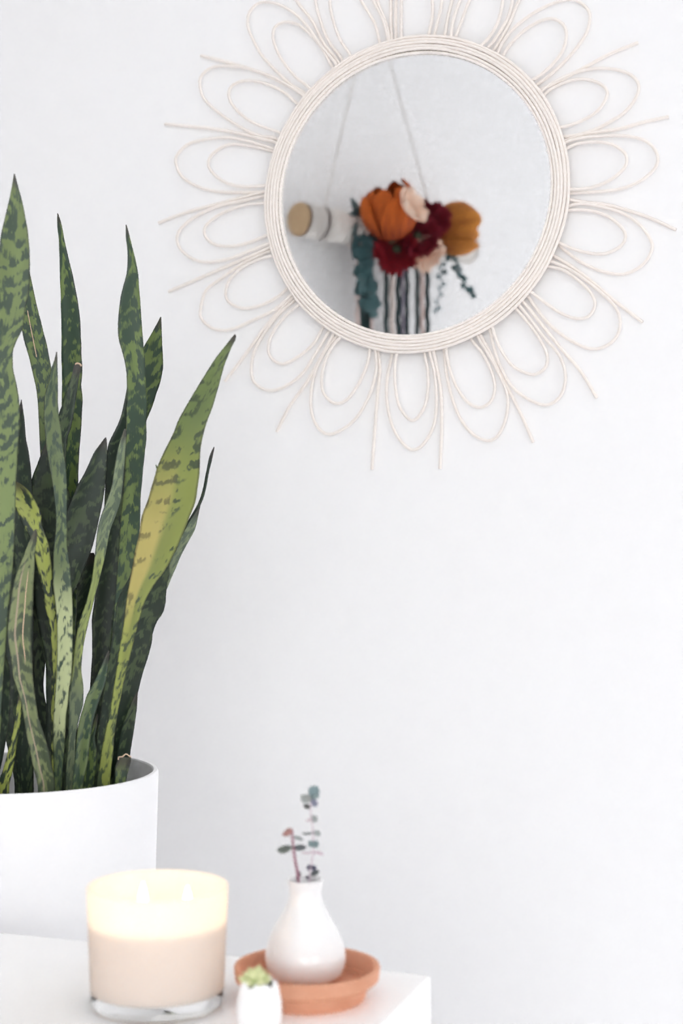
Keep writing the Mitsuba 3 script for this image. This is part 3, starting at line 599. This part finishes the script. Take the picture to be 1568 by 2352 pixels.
def fat_leaf(base, d, length, width, thick):
    d = d / np.linalg.norm(d)
    sd = np.cross(d, [0, 0, 1]); sd /= np.linalg.norm(sd)
    up = np.cross(sd, d)
    t = np.linspace(0, 1, 12); an = np.arange(10) * 2 * np.pi / 10
    w = np.maximum(0.25 * (1 - t) + np.sin(np.pi * t ** 1.3) ** 0.9 * 0.5, 0.02) * width
    w[-1] = 0.01 * width
    cen = base + d * (t * length)[:, None] + up * (0.22 * length * t ** 2)[:, None]
    vv = cen[:, None] + sd * (w[:, None, None] * np.cos(an)[None, :, None]) + up * (w[:, None, None] * thick * np.sin(an)[None, :, None])
    vv = np.vstack([vv.reshape(-1, 3), cen[0], cen[-1]])
    ff = []
    for i in range(11):
        for j in range(10):
            a, b = i * 10 + j, i * 10 + (j + 1) % 10
            ff += [[a, b, b + 10], [a, b + 10, a + 10]]
    for j in range(10): ff += [[120, (j + 1) % 10, j], [121, 110 + j, 110 + (j + 1) % 10]]
    return fix(trimesh.Trimesh(vv, np.array(ff), process=False)), np.stack([np.zeros(122), np.concatenate([np.repeat(t, 10), [0, 1]])], 1)
so = ec + np.array([-0.002, 0.0, 0.0322]) + RGT * -0.0005
for ring, (nn, el, ln, wd) in enumerate([(7, 0.35, 0.0125, 0.0058), (6, 0.8, 0.0115, 0.0054), (5, 1.15, 0.0095, 0.0046), (3, 1.4, 0.006, 0.0034)]):
    for i in range(nn):
        a = i * 2 * math.pi / nn + ring * 0.5 + 0.15 * rng.random()
        d = np.array([math.cos(a) * math.cos(el), math.sin(a) * math.cos(el), math.sin(el)])
        me, uv = fat_leaf(so + d * 0.001 + [0, 0, ring * 0.0006], d, ln * (0.9 + 0.2 * rng.random()), wd, 0.55)
        key = numbered('succulent__leaf')
        scene[key] = mikit.ply(me, 'm_succ', smooth=True, uv=uv)
scene['succulent__stem'] = mikit.ply(tube([so - [0, 0, 0.003], so, so + [0, 0, 0.003]], 0.002, 8), 'm_succ', smooth=True, uv=np.zeros((26, 2)))
tag('succulent', 'light green rosette succulent growing in the tiny eggshell pot', 'succulent')

# ------------------------------------------------------------------ the wall hanging seen in the mirror
HG = 'wall_hanging'
axl = log_b - log_a; LL = np.linalg.norm(axl); axl /= LL
LR = 38 * S * 2.5 * KD
def bark_fn(p, n, uv):
    b = mikit.fbm(uv.x * 9 + 3, uv.y * 60, 0, 3)
    ring = mikit.smoothstep(0.62, 0.70, mikit.noise(uv.x * 2.2, uv.y * 38))
    band = mikit.smoothstep(0.010, 0.004, dr.abs(uv.y - 0.058 - 0.008 * mikit.noise(uv.x * 4))) + 0.7 * mikit.smoothstep(0.006, 0.003, dr.abs(uv.y - 0.14 - 0.006 * mikit.noise(uv.x * 5)))
    c = mikit.mix(mi.Color3f(0.80, 0.77, 0.73), mi.Color3f(0.62, 0.58, 0.53), b)
    c = mikit.mix(c, mi.Color3f(0.16, 0.14, 0.13), dr.clip(0.75 * band + 0.35 * ring, 0, 1))
    return mikit.mix(c, mi.Color3f(0.13, 0.09, 0.065), mikit.smoothstep(0.010, 0.006, uv.y))
mat('m_bark', mikit.proc(bark_fn), 0.8, 0.3)
def wood_fn(p, n, uv):
    r = uv.x
    g = mikit.noise(r * 26 + 0.8 * mikit.noise(uv.y * 2, r * 3), 0)
    c = mikit.mix(mi.Color3f(0.50, 0.345, 0.20), mi.Color3f(0.60, 0.43, 0.27), g)
    return mikit.mix(c, mi.Color3f(0.36, 0.22, 0.12), mikit.smoothstep(0.25, 0.0, r) * 0.5 + mikit.smoothstep(0.93, 1.0, r) * 0.8)
mat('m_cut', mikit.proc(wood_fn), 0.8, 0.2)
nl_, ns_ = 40, 36
tt = np.linspace(0, 1, nl_)
sa = np.cross(axl, [0, 0, 1]); sa /= np.linalg.norm(sa); sb = np.cross(sa, axl)
aa = np.linspace(0, 2 * np.pi, ns_ + 1)
rad = LR * (1 + 0.05 * np.sin(tt * 9)[:, None] * np.sin(aa + 1)[None] + 0.02 * np.sin(3 * aa)[None] + 0.03 * np.exp(-tt * 18)[:, None])
V = log_a + axl * (tt * LL)[:, None, None] + rad[..., None] * (np.cos(aa)[None, :, None] * sa + np.sin(aa)[None, :, None] * sb)
UV = np.stack(np.broadcast_arrays(aa[None] / (2 * np.pi), (tt * LL)[:, None]), -1)
F = []
for i in range(nl_ - 1):
    for j in range(ns_):
        a, b = i * (ns_ + 1) + j, i * (ns_ + 1) + j + 1
        F += [[a, b, b + ns_ + 1], [a, b + ns_ + 1, a + ns_ + 1]]
scene[HG + '__birch_log'] = mikit.ply(trimesh.Trimesh(V.reshape(-1, 3), np.array(F), process=False), 'm_bark', smooth=True, uv=UV.reshape(-1, 2))
for e, (row, sgn) in enumerate(((0, -1), (nl_ - 1, 1))):
    rim = V[row][:-1]; cen = rim.mean(0)
    vv, uu = [], []
    for q in (1.0, 0.75, 0.5, 0.25):
        vv.append(cen + (rim - cen) * q + axl * sgn * 0.0006 * (1 - q)); uu.append(np.stack([np.full(ns_, q), aa[:-1]], 1))
    vv = np.vstack(vv + [[cen + axl * sgn * 0.0006]]); uu = np.vstack(uu + [[[0, 0]]])
    ff = []
    for i in range(3):
        for j in range(ns_):
            a, b = i * ns_ + j, i * ns_ + (j + 1) % ns_
            ff += [[a, b, b + ns_], [a, b + ns_, a + ns_]]
    for j in range(ns_): ff.append([3 * ns_ + j, 3 * ns_ + (j + 1) % ns_, 4 * ns_])
    add(HG + '__birch_log__cut_end', trimesh.Trimesh(vv, np.array(ff), process=False), 'm_cut', True, uv=uu)

def on_log(x):                                # (fraction of the log, depth) seen at picture column x
    lo, hi = 0.0, 1.0
    for _ in range(40):
        mid = (lo + hi) / 2
        p = log_a + (log_b - log_a) * mid
        q = np.array([p[0], 2 * GLASS_Y - p[1], p[2]]) - CAM
        px = W / 2 + FPX * (q @ RGT) / (q @ FWD)
        lo, hi = (mid, hi) if px < x else (lo, mid)
    return log_a + (log_b - log_a) * lo, q @ FWD
# strings
mat('m_string', [0.70, 0.67, 0.63], 0.9)
apex = behind(880, -10, 2.66)
mid = log_a + (log_b - log_a) * 0.5
apex = np.array([*(on_log(884)[0] - wall_n * 0.030 * KD)[:2], apex[2]])
for x in (745, 1000):
    p, _ = on_log(x)
    add(HG + '__string', tube([p + [0, 0, LR], (p + [0, 0, LR]) * 0.5 + apex * 0.5, apex], 0.002, 6), 'm_string', True)
    loop = [p + (LR + 0.0012) * (math.cos(t) * sa + math.sin(t) * sb) for t in np.linspace(0, 2 * np.pi, 28, endpoint=False)]
    add(HG + '__string', tube(loop, 0.0013, 6, closed=True), 'm_string', True)
mat('m_nail', [0.5, 0.48, 0.45], 0.3, metallic=1.0)
scene[HG + '__nail'] = mikit.ply(tube([apex - wall_n * 0.0165 * KD, apex + wall_n * 0.006], 0.0016, 8), 'm_nail', smooth=30)
# yarns
YC = {'cream': (222, 208, 200), 'dark': (44, 62, 62), 'pink': (214, 190, 182), 'grey': (128, 122, 134), 'white': (238, 234, 230)}
for n_, c_ in YC.items(): mat('m_yarn_' + n_, srgb(*c_), 0.95, 0.1)
for i, (x, w, c) in enumerate([(817,9,'pink'),(829,13,'dark'),(840,12,'dark'),(849,9,'pink'),(883,12,'dark'),(896,12,'cream'),(910,12,'dark'),(920,10,'grey'),(930,11,'dark'),(954,11,'dark'),(965,10,'pink'),(977,12,'dark')]):
    p, z = on_log(x)
    r = w / 2 * S * z
    zz = np.linspace(0, 1, 90)
    ln = 0.53 - 0.02 * abs(i - 6)
    path = p + wall_n * (LR * 0.15) + np.stack([0 * zz, 0 * zz, -LR * 0.3 - zz * ln], 1) + along * (0.0012 * np.sin(zz * 55 + i * 2))[:, None] + wall_n * (0.001 * np.cos(zz * 48 + i))[:, None]
    add(HG + '__yarn', tube(path, r * (0.9 + 0.13 * np.sin(zz * 190 + i)), 8), 'm_yarn_' + c, True)
    hoop = [p + (LR + r * 0.6) * (math.cos(t) * sa + math.sin(t) * sb) for t in np.linspace(0, 2 * np.pi, 24, endpoint=False)]
    add(HG + '__yarn_knot', tube(hoop, r * 0.9, 7, closed=True), 'm_yarn_' + c, True)
# flowers
def petal_fn(lo, hi, streak):
    def fn(p, n, uv):
        g = mikit.noise(uv.x * 22, uv.y * 3, 1.0)
        t = mikit.smoothstep(0.0, 1.0, uv.y) * 0.75 + streak * (g - 0.5)
        return mikit.mix(mi.Color3f(*srgb(*lo)), mi.Color3f(*srgb(*hi)), dr.clip(t, 0, 1))
    return mikit.proc(fn)
mat('m_petal_orange', petal_fn((112, 38, 18), (208, 102, 38), 0.8), 0.7, 0.2)
mat('m_petal_gold', petal_fn((118, 58, 20), (204, 132, 54), 0.8), 0.7, 0.2)
mat('m_petal_wine', petal_fn((70, 16, 28), (128, 30, 46), 0.5), 0.75, 0.2)
mat('m_petal_cream', petal_fn((226, 172, 138), (255, 238, 222), 0.35), 0.7, 0.2)
mat('m_petal_red', petal_fn((84, 14, 24), (148, 30, 42), 0.5), 0.75, 0.2)
mat('m_sepal', srgb(58, 72, 50), 0.7)
mat('m_eu_hang', srgb(58, 88, 90), 0.6, 0.3)
mat('m_eu_faint', srgb(120, 136, 140), 0.6, 0.3)
def flower(name, center, axis, R, m, layers, label, ruffle=0.035, depth=1.0, seed=0):
    r_ = random.Random(seed)
    key = numbered(HG + '__' + name)
    R = R * KD
    axis = np.asarray(axis, float) / np.linalg.norm(axis)
    e1 = np.cross(axis, [0.1, 0.2, 1]); e1 /= np.linalg.norm(e1); e2 = np.cross(axis, e1)
    back = center - axis * R * 0.75 * depth
    first = True
    for li, (cnt, rr, ang_, spread) in enumerate(layers):
        for i in range(cnt):
            ph = 2 * math.pi * i / cnt + li * 0.7 + 0.25 * r_.random()
            v = np.linspace(0, 1, 10); u = np.linspace(-1, 1, 9)
            Rk = R * rr * (0.93 + 0.14 * r_.random())
            al = ang_ * (0.95 + 0.1 * r_.random())
            rho = Rk * np.sin(al * v ** 0.9)
            h = Rk * depth * (1 - np.cos(al * v ** 0.9))
            w = spread * (0.45 + 0.55 * np.sin(np.pi * np.clip(v, 0, 1) ** 0.8) ** 0.7)
            hem = -0.10 * Rk * (u ** 2)[None, :] * v[:, None] ** 3
            ruf = ruffle * Rk * np.sin(u * 5 + ph * 3)[None, :] * v[:, None] ** 2
            phi = ph + u[None, :] * w[:, None]
            P = back + axis * (h[:, None] + hem)[..., None] + (rho[:, None] + ruf)[..., None] * (np.cos(phi)[..., None] * e1 + np.sin(phi)[..., None] * e2)
            me = shell(P, 0.0007)
            uv1 = np.stack(np.broadcast_arrays(u[None, :] * 0.5 + 0.5 + 3.1 * (i + 7 * li), v[:, None]), -1).reshape(-1, 2)
            kk = numbered(key + '__petal')
            scene[kk] = mikit.ply(me, m, smooth=True, uv=np.vstack([uv1, uv1]))
    scene[key + '__sepal'] = mikit.ply(trimesh.creation.icosphere(subdivisions=2, radius=R * 0.2).apply_translation(back + axis * R * 0.08), 'm_sepal', smooth=True)
    labels[key + '__sepal'] = {'label': 'green centre behind the petals'}
    labels[key] = {'label': label}
    return key
face = np.array([-FWD[0], FWD[1], 0.0])       # towards the eye, by way of the mirror
up = np.array([0, 0, 1.0])
side = along
CUP = [(4, 0.62, 2.6, 1.0), (5, 0.82, 2.6, 0.85), (6, 0.97, 2.5, 0.74), (5, 1.03, 2.0, 0.62)]
OPEN = [(4, 0.35, 1.8, 0.8), (6, 0.65, 1.5, 0.7), (7, 0.9, 1.3, 0.6), (8, 1.05, 1.1, 0.52)]
flower('peony', behind(896, 498, 2.545), face * 0.35 + up * 0.9 - side * 0.1, 0.046, 'm_petal_orange', CUP, 'burnt orange peony', seed=1, depth=1.15)
flower('peony', behind(1036, 526, 2.70), face * 0.3 + side * 0.9 + up * 0.15, 0.045, 'm_petal_gold', CUP, 'golden orange peony at the far end', seed=2, depth=1.1)
flower('dahlia', behind(968, 535, 2.55), face + side * 0.3, 0.038, 'm_petal_wine', OPEN, 'dark wine red flower between the peonies', 0.12, seed=3)
flower('dahlia', behind(996, 492, 2.61), face + up * 0.4 + side * 0.3, 0.038, 'm_petal_wine', OPEN, 'dark wine red flower behind the cream one', 0.12, seed=4)
flower('dahlia', behind(912, 584, 2.555), face * 0.8 - up * 0.5, 0.040, 'm_petal_red', OPEN, 'crimson flower under the orange peony', 0.12, seed=5)
flower('rose', behind(960, 462, 2.485), face * 0.75 + up * 0.25 + side * 0.6, 0.034, 'm_petal_cream', OPEN, 'cream rose beside the orange peony', 0.1, seed=6)
flower('rose', behind(984, 584, 2.58), face * 0.8 - up * 0.3 + side * 0.3, 0.032, 'm_petal_cream', OPEN, 'small peach rose low in the bunch', 0.1, seed=7)
def garland(px, z, m, nleaf, size, seed, label):
    r_ = random.Random(seed)
    key = numbered(HG + '__eucalyptus_garland')
    path = catmull([behind(x, y, z) for x, y in px], 12)
    scene[key + '__stem'] = mikit.ply(tube(path, 0.0011, 6), m, smooth=True)
    for i in range(nleaf):
        q = path[int((i + 0.5) / nleaf * (len(path) - 1))]
        sgn = 1 if i % 2 else -1
        d = side * sgn * (0.6 + 0.5 * r_.random()) + up * (r_.random() - 0.65) + face * (r_.random() - 0.3) * 0.8
        d /= np.linalg.norm(d)
        L_ = KD * size * (0.8 + 0.5 * r_.random())
        sd = np.cross(d, face + up * (r_.random() - 0.5)) + 0.4 * face * (r_.random() - 0.5)
        kk = numbered(key + '__leaf')
        scene[kk] = mikit.ply(blade(q, q + d * L_, sd, L_ * 0.85, 0.0006, 0.1, 0.15, 0.55), m, smooth=True)
    labels[key] = {'label': label}
garland([(822,468),(826,510),(830,560),(838,610),(842,660),(850,715)], 2.57, 'm_eu_hang', 38, 0.023, 11, 'dense teal eucalyptus strand hanging in front of the yarns')
garland([(1030,580),(1048,605),(1062,640),(1084,680)], 2.72, 'm_eu_hang', 16, 0.013, 12, 'short teal eucalyptus strand on the right')
garland([(1020,585),(1012,620),(1014,650),(1006,690),(1003,722)], 2.76, 'm_eu_faint', 11, 0.011, 13, 'thin greyish eucalyptus strand')
add(HG + '__foliage', blade(behind(872, 530, 2.57), behind(846, 440, 2.55), side, 0.025, 0.0008, 0.1), 'm_sepal', True)
tag(HG, 'birch log wall hanging with silk flowers and yarn, seen in the round mirror', 'wall hanging')
